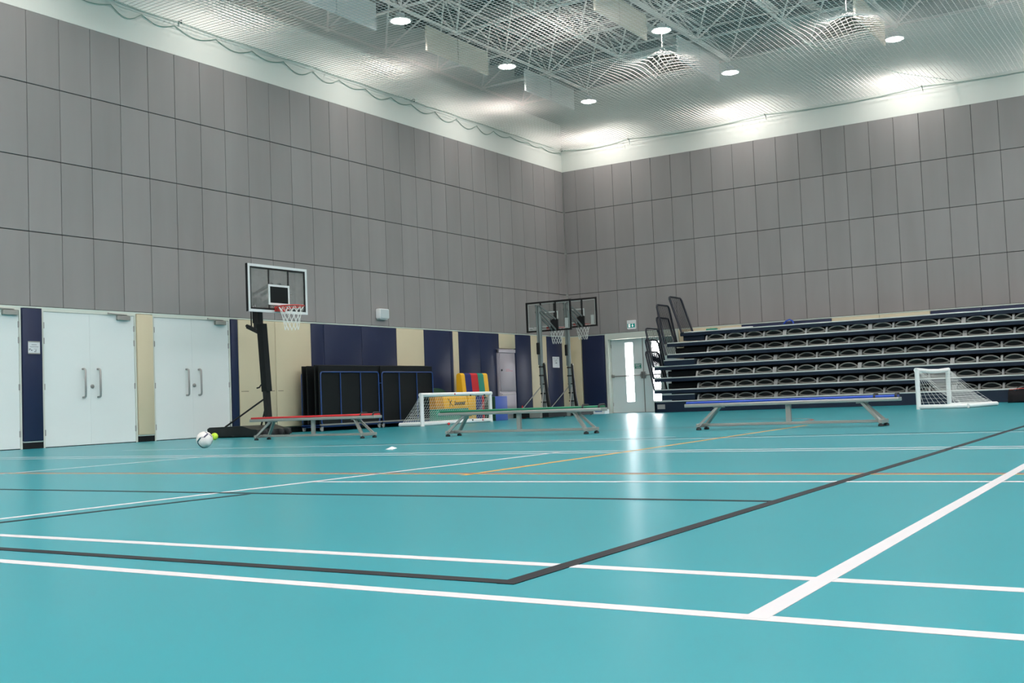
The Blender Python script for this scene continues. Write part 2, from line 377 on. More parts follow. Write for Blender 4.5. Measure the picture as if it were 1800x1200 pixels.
# ------------------------------------------------------------------ exit door in the end wall
t = empty('door_4', (0, 0, 0), 0, 'pale exit double door with tall glass strips beside the seating', 'door', kind='structure')
Y0 = 0.16
MB().box((1.19, -0.02, 0), (1.27, 0.30, 2.235)).box((3.37, -0.02, 0), (3.45, 0.30, 2.235)).box((1.27, -0.02, 2.09), (3.37, 0.30, 2.235)).build('door_frame', M_FRAME, t)
def glazed_leaf(x0, x1, g0, g1, side):
    b = MB(); z0, z1, G0, G1 = 0.012, 2.085, 0.31, 1.975
    b.box((x0, Y0, z0), (g0, Y0 + 0.045, z1)).box((g1, Y0, z0), (x1, Y0 + 0.045, z1)).box((g0, Y0, z0), (g1, Y0 + 0.045, G0)).box((g0, Y0, G1), (g1, Y0 + 0.045, z1))
    leaf = b.build('door_leaf', M_DOOR, t)
    MB().box((g0, Y0 + 0.018, G0), (g1, Y0 + 0.024, G1)).build('pane', M_PANE, leaf)
    MB().tube([(x0 + 0.04, Y0 - 0.07, 1.04), (x1 - 0.04, Y0 - 0.07, 1.04)], 0.018, 8).box((x0 + 0.02, Y0 - 0.09, 1.0), (x0 + 0.07, Y0, 1.08)).box((x1 - 0.07, Y0 - 0.09, 1.0), (x1 - 0.02, Y0, 1.08)).build('panic_bar', M_STEEL, leaf)
    MB().box((side - 0.02, Y0 - 0.05, 0.95), (side + 0.02, Y0, 1.14)).build('latch', M_STEEL, leaf)
    for z in (1.9, 1.05, 0.25): MB().box(((x0 if side > x0 + .3 else x1) - 0.012, Y0 - 0.012, z - 0.05), ((x0 if side > x0 + .3 else x1) + 0.012, Y0, z + 0.05)).build('hinge', M_STEEL, leaf)
glazed_leaf(1.275, 2.26, 1.71, 1.955, 2.22)
glazed_leaf(2.275, 3.365, 2.53, 2.78, 2.31)
MB().box((2.255, Y0 - 0.012, 0.0), (2.28, Y0 + 0.0, 2.088)).build('meeting_strip', M_ALU, t)
tag(MB().box((-6, 0.3, -0.25), (14, 40, -0.02)).build('paving_outside', M_ASPHALT), 'pale paving outside the exit door', 'paving', kind='structure')
MB().box((1.27, Y0 - 0.03, 0.0), (3.37, Y0 + 0.08, 0.013)).build('threshold', M_STEEL, t)
g = empty('door_notice', (2.10, Y0 - 0.001, 1.30), 0, 'small green notice on the exit door leaf', 'sign')
MB().box((-0.10, -0.004, -0.07), (0.10, 0, 0.07)).build('plate', M_GREENSIGN, g)
MB().box((-0.08, -0.006, 0.03), (0.08, -0.004, 0.05)).box((-0.08, -0.006, -0.005), (0.05, -0.004, 0.012)).box((-0.06, -0.006, -0.05), (0.07, -0.004, -0.03)).build('print', M_PAPER, g)
# illuminated exit sign
e = empty('exit_sign', (2.048, -0.03, 2.35), 0, 'green running-man exit sign above the exit door', 'sign')
MB().rbox((-0.13, -0.03, 0.0), (0.13, 0.03, 0.235), 0.008, 2).build('housing', M_WPLASTIC, e)
M_EXITG = emit('exit_green_lit', srgb(16, 130, 120), 1.1); M_EXITW = emit('exit_white_lit', (1, 1, 1, 1), 1.1)
MB().box((-0.115, -0.033, 0.03), (0.115, -0.0305, 0.14)).build('green_face', M_EXITG, e)
b = MB().box((-0.085, -0.0345, 0.04), (-0.025, -0.0335, 0.13)).box((0.035, -0.0345, 0.085), (0.055, -0.0335, 0.13))
b.add([(0.01, -0.0345, 0.085), (0.08, -0.0345, 0.085), (0.045, -0.0345, 0.042)], [(0, 1, 2)])
b.build('pictogram', M_EXITW, e)
b = MB().lathe([(0.0, 0), (0.009, 0.0), (0.009, 0.0008)], (-0.05, -0.0356, 0.112), 10, 'y').box((-0.058, -0.0356, 0.075), (-0.044, -0.0348, 0.102)).bar((-0.054, -0.0352, 0.076), (-0.07, -0.0352, 0.05), 0.008, 0.0008).bar((-0.048, -0.0352, 0.076), (-0.036, -0.0352, 0.048), 0.008, 0.0008)
b.build('figure', M_EXITG, e)
MB().box((-0.115, -0.028, -0.006), (0.115, 0.02, 0.0)).build('glow_strip', M_EXITW, e)
# wall speaker
s = empty('wall_speaker', (0.0, -8.535, 2.40), 0, 'small white box speaker on the grey panels', 'speaker')
MB().rbox((0.0, -0.165, 0.02), (0.13, 0.165, 0.24), 0.02, 2).build('cabinet', M_WPLASTIC, s, smooth=True)
MB().rbox((0.128, -0.14, 0.04), (0.136, 0.14, 0.225), 0.003, 1).build('grille', mat('speaker_grille', srgb(190, 200, 202), 0.6), s)
MB().box((0.0, -0.13, 0.0), (0.10, 0.13, 0.022)).build('bracket', M_WPLASTIC, s)
# notices
def notice(name, loc, w, h, label, axis_x=True):
    n = empty(name, loc, 0, label, 'notice')
    MB().box((0, -w / 2, -h / 2), (0.006, w / 2, h / 2)).build('sheet', M_PAPER, n)
    return n
n = notice('notice_plaque', (0.046, -17.223, 1.60), 0.205, 0.20, 'square white notice on the navy pad between two doors')
for z in (0.083, -0.102): MB().box((0.006, -0.1025, z), (0.010, 0.1025, z + 0.018)).build('clip_bar', M_ALU, n)
b = MB()
for yy, z, w, h in ((0.0, 0.045, 0.09, 0.009), (0.0, 0.012, 0.15, 0.008), (0.02, -0.022, 0.06, 0.005)): b.box((0.006, yy - w / 2, z - h / 2), (0.0075, yy + w / 2, z + h / 2))
tag(b.build('faint_print', M_PRINTG, n), kind='stuff')
b = MB()
for yy, z, w, h in ((-0.075, -0.024, 0.036, 0.01), (-0.085, -0.042, 0.014, 0.01), (-0.045, -0.043, 0.03, 0.011), (0.03, -0.045, 0.012, 0.016), (0.012, -0.064, 0.012, 0.014), (0.03, -0.066, 0.014, 0.007)): b.box((0.006, yy - w / 2, z - h / 2), (0.0076, yy + w / 2, z + h / 2))
tag(b.build('dark_marks', M_PRINT, n), kind='stuff')
n = notice('notice_sheet', (0.046, -0.89, 1.505), 0.37, 0.31, 'white framed notice on the navy pad behind the hoop poles')
MB().box((0.006, -0.185, -0.155), (0.011, -0.168, 0.155)).box((0.006, 0.168, -0.155), (0.011, 0.185, 0.155)).box((0.006, -0.168, 0.138), (0.011, 0.168, 0.155)).box((0.006, -0.168, -0.155), (0.011, 0.168, -0.138)).build('frame', M_WPLASTIC, n)
MB().box((0.006, -0.03, -0.03), (0.009, 0.06, -0.012)).build('slot', M_PRINT, n)
b = MB()
for yy, z, w in ((-0.1, 0.115, 0.04), (0.09, 0.115, 0.05), (0.03, 0.065, 0.05), (-0.02, 0.035, 0.09)): b.box((0.006, yy - w / 2, z - 0.006), (0.008, yy + w / 2, z + 0.006))
tag(b.build('faint_print', M_PRINTG, n), kind='stuff')
#PART2
# ------------------------------------------------------------------ roof space frame
unit8 = MB().lathe([(1, -0.5), (1, 0.5)], n=8).mesh('tube', M_TRUSS, True)
node_me = MB().lathe([(0.02, -0.07), (0.055, -0.045), (0.07, 0), (0.055, 0.045), (0.02, 0.07)], n=10).mesh('node', M_TRUSS, True)
ZL, ZU = 8.961, 10.311
NX = [-0.536 + 2.087 * i for i in range(12)]; NY = [-1.192 - 2.054 * j for j in range(-1, 17)]
frame = empty('space_frame', (5.5, -4.8, ZL), 0, 'white tubular space frame hanging under the roof', 'truss')
OF = Vector((5.5, -4.8, ZL))
far = MB()
def seen(p, q):
    return max(p[1] - 0.805 * p[0], q[1] - 0.805 * q[0]) > -12.4 and min(p[0], q[0]) < 15.5
def strut(name, p, q, r):
    p, q = Vector(p), Vector(q)
    if seen(p, q): rod(name, p - OF, q - OF, r, M_TRUSS, frame, unit8)
    else: far.tube([p - OF, q - OF], r, 5)
lower = [(x, y) for x in NX for y in NY if y < 0]
for i, x in enumerate(NX):
    for j, y in enumerate(NY):
        if y > 0: continue
        if i + 1 < len(NX): strut('lower_chord', (x, y, ZL), (NX[i + 1], y, ZL), 0.032)
        if j + 1 < len(NY): strut('lower_chord', (x, y, ZL), (x, NY[j + 1], ZL), 0.06 if i == 3 else 0.036)
        if seen((x, y), (x, y)): inst('node', node_me, frame, Vector((x, y, ZL)) - OF)
UX = [x + 1.0435 for x in NX]; UY = [y - 1.027 for y in NY]
for i, x in enumerate(UX[:-1]):
    for j, y in enumerate(UY):
        if j + 1 < len(UY): strut('upper_chord', (x, y, ZU), (x, UY[j + 1], ZU), 0.032)
        if i + 2 < len(UX): strut('upper_chord', (x, y, ZU), (UX[i + 1], y, ZU), 0.03)
        for dx in (-1.0435, 1.0435):
            for dy in (-1.027, 1.027):
                if y + dy < 0 and y + dy > NY[-1] - 0.1: strut('diagonal', (x, y, ZU), (x + dx, y + dy, ZL), 0.023)
tag(far.build('strut', M_TRUSS, frame), kind='stuff')

# ------------------------------------------------------------------ high-bay lamps
ld = bpy.data.lights.new('lamp_light', 'AREA'); ld.shape = 'DISK'; ld.size = 0.40; ld.energy = LAMP_W; ld.color = (1.0, 0.925, 0.89); ld.spread = math.radians(150)
lamp0 = empty('high_bay_lamp', (0, 0, 0))
MB().lathe([(0.235, -0.008), (0.24, 0.0), (0.225, 0.018), (0.15, 0.035), (0.10, 0.05), (0.095, 0.15), (0.05, 0.165), (0.02, 0.17)], n=28).build('housing', M_WPLASTIC, lamp0, smooth=True)
MB().lathe([(0.0, -0.012), (0.205, -0.012), (0.21, -0.009)], n=28).build('lens', M_LENS, lamp0)
MB().tube([(0, 0, 0.16), (0, 0, 0.245)], 0.012, 8).build('rod', M_TRUSS, lamp0)
lo = bpy.data.objects.new('light', ld); col.objects.link(lo); lo.parent = lamp0; lo.location = (0, 0, -0.02)
LX = [1.617, 5.755, 9.854, 13.992, 18.15, 22.063]; LY = [-1.192, -5.331, -9.508, -13.617, -17.823, -21.932, -26.041, -30.15, -34.259]
names = {(1.617, -1.192): 'round lit high-bay lamp nearest the hall corner', (1.617, -5.331): 'round lit high-bay lamp between the cream and the blue baffles near the left wall',
         (1.617, -9.508): 'round lit high-bay lamp at the top left beside the first blue baffle', (5.755, -5.331): 'round lit high-bay lamp above the left net peak',
         (5.755, -1.192): 'round lit high-bay lamp at the end of the thick truss tube', (9.854, -1.192): 'rightmost round lit high-bay lamp'}
first = True
for x in LX:
    for y in LY:
        l = lamp0 if first else copy_tree(lamp0); first = False
        l.location = (x, y, 8.638)
        tag(l, names.get((x, y), 'round high-bay lamp further back in the hall, out of view'), 'lamp', 'high-bay lamps in the roof')

# ------------------------------------------------------------------ hanging acoustic baffles
def baffle(x, y0, y1, m, label):
    t = empty('acoustic_baffle', (x, (y0 + y1) / 2, 8.218), 0, label, 'baffle', 'acoustic baffles hanging from the truss')
    w = (y1 - y0) / 2
    MB().rbox((-0.025, -w, 0), (0.025, w, 0.56), 0.006, 1).build('board', m, t)
    for s in (-0.7, 0.7): MB().tube([(0, s * w, 0.56), (0, s * w, 0.68)], 0.004, 5).build('wire', M_STEEL, t)
for x, y0, y1, m, l in (
        (1.617, -8.618, -7.454, M_BAFFLE_C, 'cream baffle by the left wall, left one of its pair'), (1.617, -7.424, -6.201, M_BAFFLE_C, 'cream baffle by the left wall, right one of its pair'),
        (1.617, -4.519, -3.296, M_BAFFLE_B, 'pale blue baffle near the corner lamp, left one of its pair'), (1.617, -3.266, -2.053, M_BAFFLE_B, 'pale blue baffle near the corner lamp, right one of its pair'),
        (1.617, -12.785, -11.582, M_BAFFLE_B, 'pale blue baffle at the top edge, left one of its pair'), (1.617, -11.553, -10.339, M_BAFFLE_B, 'pale blue baffle at the top edge, right one of its pair'),
        (5.726, -8.451, -7.405, M_BAFFLE_C, 'cream baffle at the top centre, left one of its pair'), (5.726, -7.375, -6.084, M_BAFFLE_C, 'cream baffle at the top centre, right one of its pair'),
        (5.726, -4.401, -3.178, M_BAFFLE_B, 'pale blue baffle below the thick truss tube, left one of its pair'), (5.726, -3.149, -1.926, M_BAFFLE_B, 'pale blue baffle below the thick truss tube, right one of its pair'),
        (9.854, -4.616, -3.442, M_BAFFLE_C, 'hazy cream baffle before the rightmost lamp, left one of its pair'), (9.854, -3.413, -2.171, M_BAFFLE_C, 'hazy cream baffle before the rightmost lamp, right one of its pair')):
    baffle(x, y0, y1, m, l)

# ------------------------------------------------------------------ ceiling net
PEAKS = [(5.755, -5.331, 0.56), (9.854, -5.252, 0.46), (13.95, -5.3, 0.4)]
def netz(x, y):
    z = 7.70 + 0.03 * math.sin(x * 1.3 + 1) * math.sin(y * 1.1) * min(1, x) * min(1, -y)
    for px, py, h in PEAKS: z += h * math.exp(-math.hypot(x - px, y - py) / 0.62)
    return z
nb = MB(); NR = 0.0056
def strand(pts): nb.tube(pts, NR, 3, caps=False)
i = 1
while i * 0.1 < 18:
    x = i * 0.1; strand([(x, -0.01 - k * 0.33, netz(x, -0.01 - k * 0.33)) for k in range(64)]); i += 1
i = 1
while i * 0.1 < 21:
    y = -i * 0.1; strand([(0.01 + k * 0.33, y, netz(0.01 + k * 0.33, y)) for k in range(55)]); i += 1
net = tag(nb.build('ceiling_net', M_CEILNET), 'fine white safety net stretched under the whole ceiling', 'net', kind='stuff')
pts = []
y = -18.0
random.seed(3)
while y < -0.05:
    w = random.uniform(0.65, 1.0); d = random.uniform(0.08, 0.17) * (1.0 if y < -4 else 0.5)
    for k in range(8):
        tt = k / 8
        if y + w * tt < -0.03: pts.append((0.015, y + w * tt, 7.62 - d * math.sin(math.pi * tt)))
    y += w
MB().tube(pts, 0.007, 5).build('scalloped_edge', M_ROPE, net)
MB().tube([(0.02, -21 + k * 0.5, 7.70 + 0.015 * math.sin(k * 1.9)) for k in range(42)], 0.006, 5).build('edge_rope', M_ROPE, net)
pins = [0.03, 2.2, 6.2, 10.16, 14.1, 18.0]; pts = []
for a, b_ in zip(pins[:-1], pins[1:]):
    for k in range(10): tt = k / 10; pts.append((a + (b_ - a) * tt, -0.02, 7.71 - 0.09 * math.sin(math.pi * tt)))
MB().tube(pts, 0.006, 5).build('edge_rope', M_ROPE, net)
for x in pins[1:]: MB().tube([(x, 0.0, 7.72), (x, -0.05, 7.72), (x, -0.05, 7.68)], 0.012, 6).tube([(x, -0.02, 7.70), (x + 0.03, -0.01, 7.55)], 0.004, 4).build('hook', M_PURLIN, net)
for y in (-14.1, -7.07, -0.06): MB().tube([(0.0, y, 7.74), (0.06, y, 7.74), (0.06, y, 7.68)], 0.016, 6).build('hook', M_PURLIN, net)
MB().tube([(8.9, -5.3, 7.73), (9.3, -3.2, 7.76), (10.0, -1.4, 7.74), (10.9, -0.03, 7.70)], 0.008, 5).build('tie_rope', M_ROPE, net)
for px, py, h in PEAKS[:2]: MB().tube([(px, py, 7.70 + h), (px, py, 8.60)], 0.005, 5).build('tie_line', M_CEILNET, net)

# ------------------------------------------------------------------ retracted telescopic seating
OB = Vector((8.2, -0.6, 0))
bl = empty('retracted_seating', OB, 0, 'navy telescopic grandstand folded against the end wall with rows of dark seats', 'grandstand')
X1 = 14.0
RZ = [0.30, 0.605, 0.915, 1.225, 1.53, 1.83, 2.09]
RX = [3.2, 3.2, 3.2, 3.2, 3.57, 3.57, 3.95]
def bb_(name, a, b, m, parent=bl, r=0): 
    mb = MB().rbox(a, b, r, 1) if r else MB().box(a, b)
    return mb.build(name, m, parent, loc=(-OB if parent is bl else None))
for k, (z, x0) in enumerate(zip(RZ, RX)):
    yf = -1.2 + 0.028 * k
    deck = bb_('deck', (x0, yf + 0.012, z - 0.03), (X1, -0.08, z - 0.004), M_BLEACHIN)
    bb_('fascia', (x0, yf, z - (0.11 if k else 0.30)), (X1, yf + 0.03, z - 0.028), M_BLEACH)
    bb_('nosing', (x0, yf - 0.006, z - 0.028), (X1, yf + 0.05, z), M_NOSE, r=0.004)
    if k: bb_('riser', (x0 + 0.3, yf + 0.42, RZ[k - 1]), (X1, yf + 0.44, z - 0.03), M_BLEACHIN)
    bb_('end_bracket', (x0 + 0.02, yf + 0.05, z - 0.10), (x0 + 0.05, -0.1, z - 0.03), M_BLEACH)
bb_('toe_kick', (3.3, -1.15, 0.0), (X1, -1.05, 0.28), M_BLEACHIN)
bb_('grey_cover', (3.28, -1.206, 0.09), (3.50, -1.2, 0.21), M_ARM)
bb_('base_end', (3.2, -1.2, 0.03), (3.24, -0.1, 0.28), M_BLEACH)
for z in (0.0,):
    for x in (3.32, 5.5, 8, 10.5, 13): MB().lathe([(0.035, -0.02), (0.035, 0.02)], (x, -1.12, 0.035), 12, 'y').build('castor', M_RUBBER, bl, loc=-OB)
for xs, z in (((3.4, 4.33), 0.47), ((3.5, 4.36), 1.375)):
    bb_('aisle_step', (xs[0], -1.14, z - 0.15), (xs[1], -0.75, z - 0.02), M_BLEACH)
    bb_('step_nosing', (xs[0], -1.145, z - 0.022), (xs[1], -0.75, z), M_NOSE)
for xs, z in (((3.5, 4.36), 0.76), ((3.5, 4.36), 1.08), ((3.75, 4.6), 1.68)):
    bb_('aisle_step', (xs[0], -0.92, z - 0.15), (xs[1], -0.6, z), M_BLEACHIN)
bb_('aisle_step', (4.0, -0.95, 1.86), (4.6, -0.6, 1.99), M_BLEACH)
# one folded seat: lens-shaped shell with a dark cushion inside
SW = 0.445
def lens(w, h, n=14):
    up = [(-w / 2 + w * i / n, h * (1 - (2 * i / n - 1) ** 2) ** 0.8) for i in range(n + 1)]
    lo_ = [(w / 2 - w * i / n, -0.35 * h * (1 - (2 * i / n - 1) ** 2)) for i in range(1, n)]
    return up + lo_
loop = lens(SW, 0.092)
shell = MB().tube([(x, 0.0, z) for x, z in loop], 0.018, 6, closed=True, flat=1.0)
0 and shell.tube([(x * 0.98, 0.10 + 0.05 * (1 - (2 * x / SW) ** 2), z * 1.05 + 0.03) for x, z in loop[:15]], 0.016, 5)
seat_me = shell.mesh('seat', M_SEAT, 'all')
cushion_me = MB().extrude([(x * 0.97, z * 0.95) for x, z in loop], 0.02, 0.10, 'y').mesh('cushion', M_SEATIN)
tray_me = MB().box((-SW / 2 - 0.03, -0.03, -0.048), (SW / 2 + 0.03, 0.12, -0.03)).mesh('seat_tray', M_SEAT)
arm_me = MB().extrude([(-0.05, -0.045), (-0.02, 0.025), (0.02, 0.085), (0.15, 0.10), (0.15, 0.07), (0.04, 0.05), (0.02, -0.045)], -0.024, 0.024, 'x').mesh('armrest', M_ARM)
def seat_xs(x0):
    xs = []; x = x0; k = 0
    while x < 13.6:
        xs.append((x, k % 4)); x += 0.515 + (0.045 if k % 4 == 3 else 0); k += 1
    return xs
for k in range(6):
    yf = -1.2 + 0.028 * k + (0.055 if k in (2, 5) else 0.13); z = RZ[k] + 0.05
    for x, q in seat_xs(4.68 if k >= 4 else 4.40):
        s = inst('seat', seat_me, bl, Vector((x + 0.26, yf, z)) - OB)
        inst('cushion', cushion_me, s); inst('seat_tray', tray_me, s)
        inst('armrest', arm_me, s, (-0.2575, 0, 0))
        if q == 3: inst('armrest', arm_me, s, (0.2575, 0, 0))
# guard rails leaning outward at the open end
for k, (xt, zt, xb, zb) in enumerate(((2.98, 1.63, 3.2, 0.575), (2.99, 1.95, 3.2, 0.885), (3.01, 2.25, 3.2, 1.195), (3.34, 2.52, 3.57, 1.50), (3.36, 2.86, 3.57, 1.80), (3.73, 3.04, 4.05, 2.06))):
    y0, y1 = -1.16, -0.38
    P_ = lambda t_, y_: Vector((xb + (xt - xb) * t_, y_, zb + (zt - zb) * t_)) - OB
    r_ = MB().tube([P_(0, y0), P_(0.93, y0), P_(0.98, y0 + 0.03), P_(1, y0 + 0.08), P_(1, y1 - 0.08), P_(0.98, y1 - 0.03), P_(0.93, y1), P_(0, y1)], 0.024, 8).tube([P_(0.02, y0), P_(0.02, y1)], 0.02, 6).build('guard_rail', M_RAIL, bl, smooth=True)
    for q in range(1, 9):
        yy = y0 + (y1 - y0) * q / 9
        MB().tube([P_(0.02, yy), P_(1, yy)], 0.008, 5).build('rail_bar', M_RAIL, r_)
MB().tube([(-0.05, 0, 0), (0.02, -0.02, 0.07), (0.10, 0, 0.10), (0.17, 0.02, 0.06), (0.20, 0, 0)], 0.02, 6).build('blue_strap', M_BLUEB, None, loc=(6.78, -0.95, 2.115))
tag(bpy.data.objects['blue_strap'], 'small blue looped strap lying on the top row of the seating', 'strap')
tag(MB().rbox((0, 0, 0), (0.28, 0.15, 0.05), 0.015, 2).build('folded_cloth', M_TEAL, None, loc=(4.62, -0.9, 2.091)), 'small teal folded cloth on the top row of the seating', 'cloth')
tag(MB().rbox((0, 0, 0), (0.85, 0.12, 0.035), 0.01, 2).build('white_strip', M_WPLASTIC, None, loc=(5.0, -0.85, 2.091)), 'long white strip lying beside the teal cloth on the seating', 'strip')

# ------------------------------------------------------------------ basketball hoops
def hoop_net(c, r0, r1, h, parent, n=12, th=0.0045):
    b = MB()
    for s in (1, -1):
        for k in range(n):
            pts = []
            for q in range(9):
                tt = q / 8; a = 2 * math.pi * (k + s * tt * 2.5) / n; r = r0 + (r1 - r0) * (tt ** 0.6)
                pts.append((c[0] + r * math.cos(a), c[1] + r * math.sin(a), c[2] - h * tt))
            b.tube(pts, th, 4, caps=False)
    return b.build('net', M_NET, parent)
def ring(c, R, r, n=28): return [(c[0] + R * math.cos(2 * math.pi * k / n), c[1] + R * math.sin(2 * math.pi * k / n), c[2]) for k in range(n)]
def frame_rect(b, x0, x1, y0, y1, z0, z1, w):
    b.box((x0, y0, z0), (x1, y0 + w, z1)).box((x0, y1 - w, z0), (x1, y1, z1)).box((x0, y0 + w, z1 - w), (x1, y1 - w, z1)).box((x0, y0 + w, z0), (x1, y1 - w, z0 + w)); return b
t = empty('basketball_hoop', (1.48, -13.55, 0), 0, 'black portable basketball hoop with white framed board standing by the left wall', 'basketball hoop')
MB().extrude([(-1.12, 0.03), (-1.14, 0.16), (-1.08, 0.19), (-0.25, 0.20), (-0.02, 0.14), (0.12, 0.13), (0.14, 0.03)], -0.42, 0.42, 'y').build('base_tank', M_BLACK, t)
MB().rbox((-1.0, -0.38, 0.0), (0.1, 0.38, 0.04), 0.01, 1).build('base_sole', M_BLACK, t)
for s in (-0.28, -0.12, 0.12, 0.28): MB().lathe([(0.05, -0.025), (0.065, -0.015), (0.065, 0.015), (0.05, 0.025)], (0.17, s, 0.065), 16, 'y').build('wheel', M_RUBBER, t, smooth=True)
MB().bar((0.0, 0, 0.1), (-0.06, 0, 1.0), 0.095, 0.095).build('lower_pole', M_BLACK, t)
MB().bar((-0.035, 0, 0.80), (-0.12, 0, 2.02), 0.135, 0.125).build('pole_sleeve', M_BLACKMAT, t)
MB().bar((-0.20, 0, 1.95), (-0.22, 0, 2.50), 0.12, 0.12).build('upper_pole', M_BLACK, t)
MB().tube([(-0.04, 0, 0.70), (-0.80, -0.30, 0.19)], 0.016, 8).build('brace', M_BLACK, t)
MB().tube([(-0.04, 0, 0.62), (-0.30, 0.10, 0.19)], 0.016, 8).build('brace', M_BLACK, t)
MB().tube([(-0.33, 0, 2.05), (-0.33, 0, 2.62)], 0.014, 8).tube([(-0.38, 0, 2.0), (-0.38, 0, 2.55)], 0.012, 8).build('lift_rod', M_BLACK, t)
MB().bar((-0.48, 0, 2.0), (-0.15, 0, 1.86), 0.05, 0.07).tube([(-0.50, 0, 2.02), (-0.44, 0, 1.97), (-0.30, 0, 1.93)], 0.03, 8).build('lift_lever', M_BLACK, t)
MB().tube([(-0.05, 0, 0.93), (-0.16, -0.02, 0.92), (-0.20, -0.02, 0.88), (-0.26, -0.02, 0.87)], 0.015, 6).build('crank_handle', M_BLACK, t)
for z in (1.58, 1.30, 1.05): MB().lathe([(0.02, -0.05), (0.03, -0.045), (0.03, 0.0)], (-0.14 + (1.58 - z) * 0.08, 0, z), 8, 'x').build('sleeve_knob', M_BLACK, t)
bx, by0, by1, bz0, bz1 = 0.27, -0.70, 0.77, 2.19, 3.03; bw, bh = by1 - by0, bz1 - bz0
bd = frame_rect(MB(), bx - 0.02, bx + 0.02, by0, by1, bz0, bz1, 0.045).build('board_frame', M_WPLASTIC, t)
inner = frame_rect(MB(), bx - 0.012, bx + 0.012, by0 + 0.045, by1 - 0.045, bz0 + 0.045, bz1 - 0.045, 0.03)
for fy in (0.345, 0.675): inner.box((bx - 0.012, by0 + bw * fy - 0.011, bz0 + 0.5), (bx + 0.012, by0 + bw * fy + 0.011, bz1 - 0.06))
inner.box((bx - 0.012, by0 + bw * 0.345 - 0.011, bz0 + 0.06), (bx + 0.012, by0 + bw * 0.345 + 0.011, bz0 + 0.15)).box((bx - 0.03, by0 - 0.012, bz0), (bx + 0.015, by0, bz1))
inner.build('black_trim', M_BLACK, bd)
MB().box((bx - 0.003, by0 + 0.05, bz0 + 0.05), (bx + 0.003, by1 - 0.05, bz1 - 0.05)).build('glass', M_HAZY, bd)
ty0, ty1, tz0, tz1 = by0 + bw * 0.335, by0 + bw * 0.69, bz0 + 0.14, bz0 + 0.505
frame_rect(MB(), bx + 0.004, bx + 0.014, ty0, ty1, tz0, tz1, 0.036).build('target_square', M_WPLASTIC, bd)
MB().box((bx - 0.03, ty0 + 0.036, tz0 + 0.036), (bx + 0.008, ty1 - 0.036, tz1 - 0.036)).build('mount_plate', M_BLACKMAT, bd)
for s in (-0.1, 0.1): MB().bar((-0.22, s, 2.55), (bx, s, 2.72), 0.03, 0.05).build('arm', M_BLACK, t)
for s in (-0.1, 0.1): MB().bar((-0.22, s, 2.30), (bx, s, 2.45), 0.03, 0.05).build('arm', M_BLACK, t)
rc = (0.60, 0.02, 2.285)
rim = MB().tube(ring(rc, 0.228, 0.011), 0.012, 8, closed=True).box((bx + 0.02, -0.08, 2.21), (0.38, 0.12, 2.30)).build('rim', M_REDRIM, t, smooth=True)
MB().tube([(bx + 0.03, -0.07, 2.22), (0.45, -0.16, 2.275)], 0.012, 6).tube([(bx + 0.03, 0.11, 2.22), (0.45, 0.19, 2.275)], 0.012, 6).build('rim_brace', M_REDRIM, rim)
hoop_net(rc, 0.225, 0.12, 0.42, t)

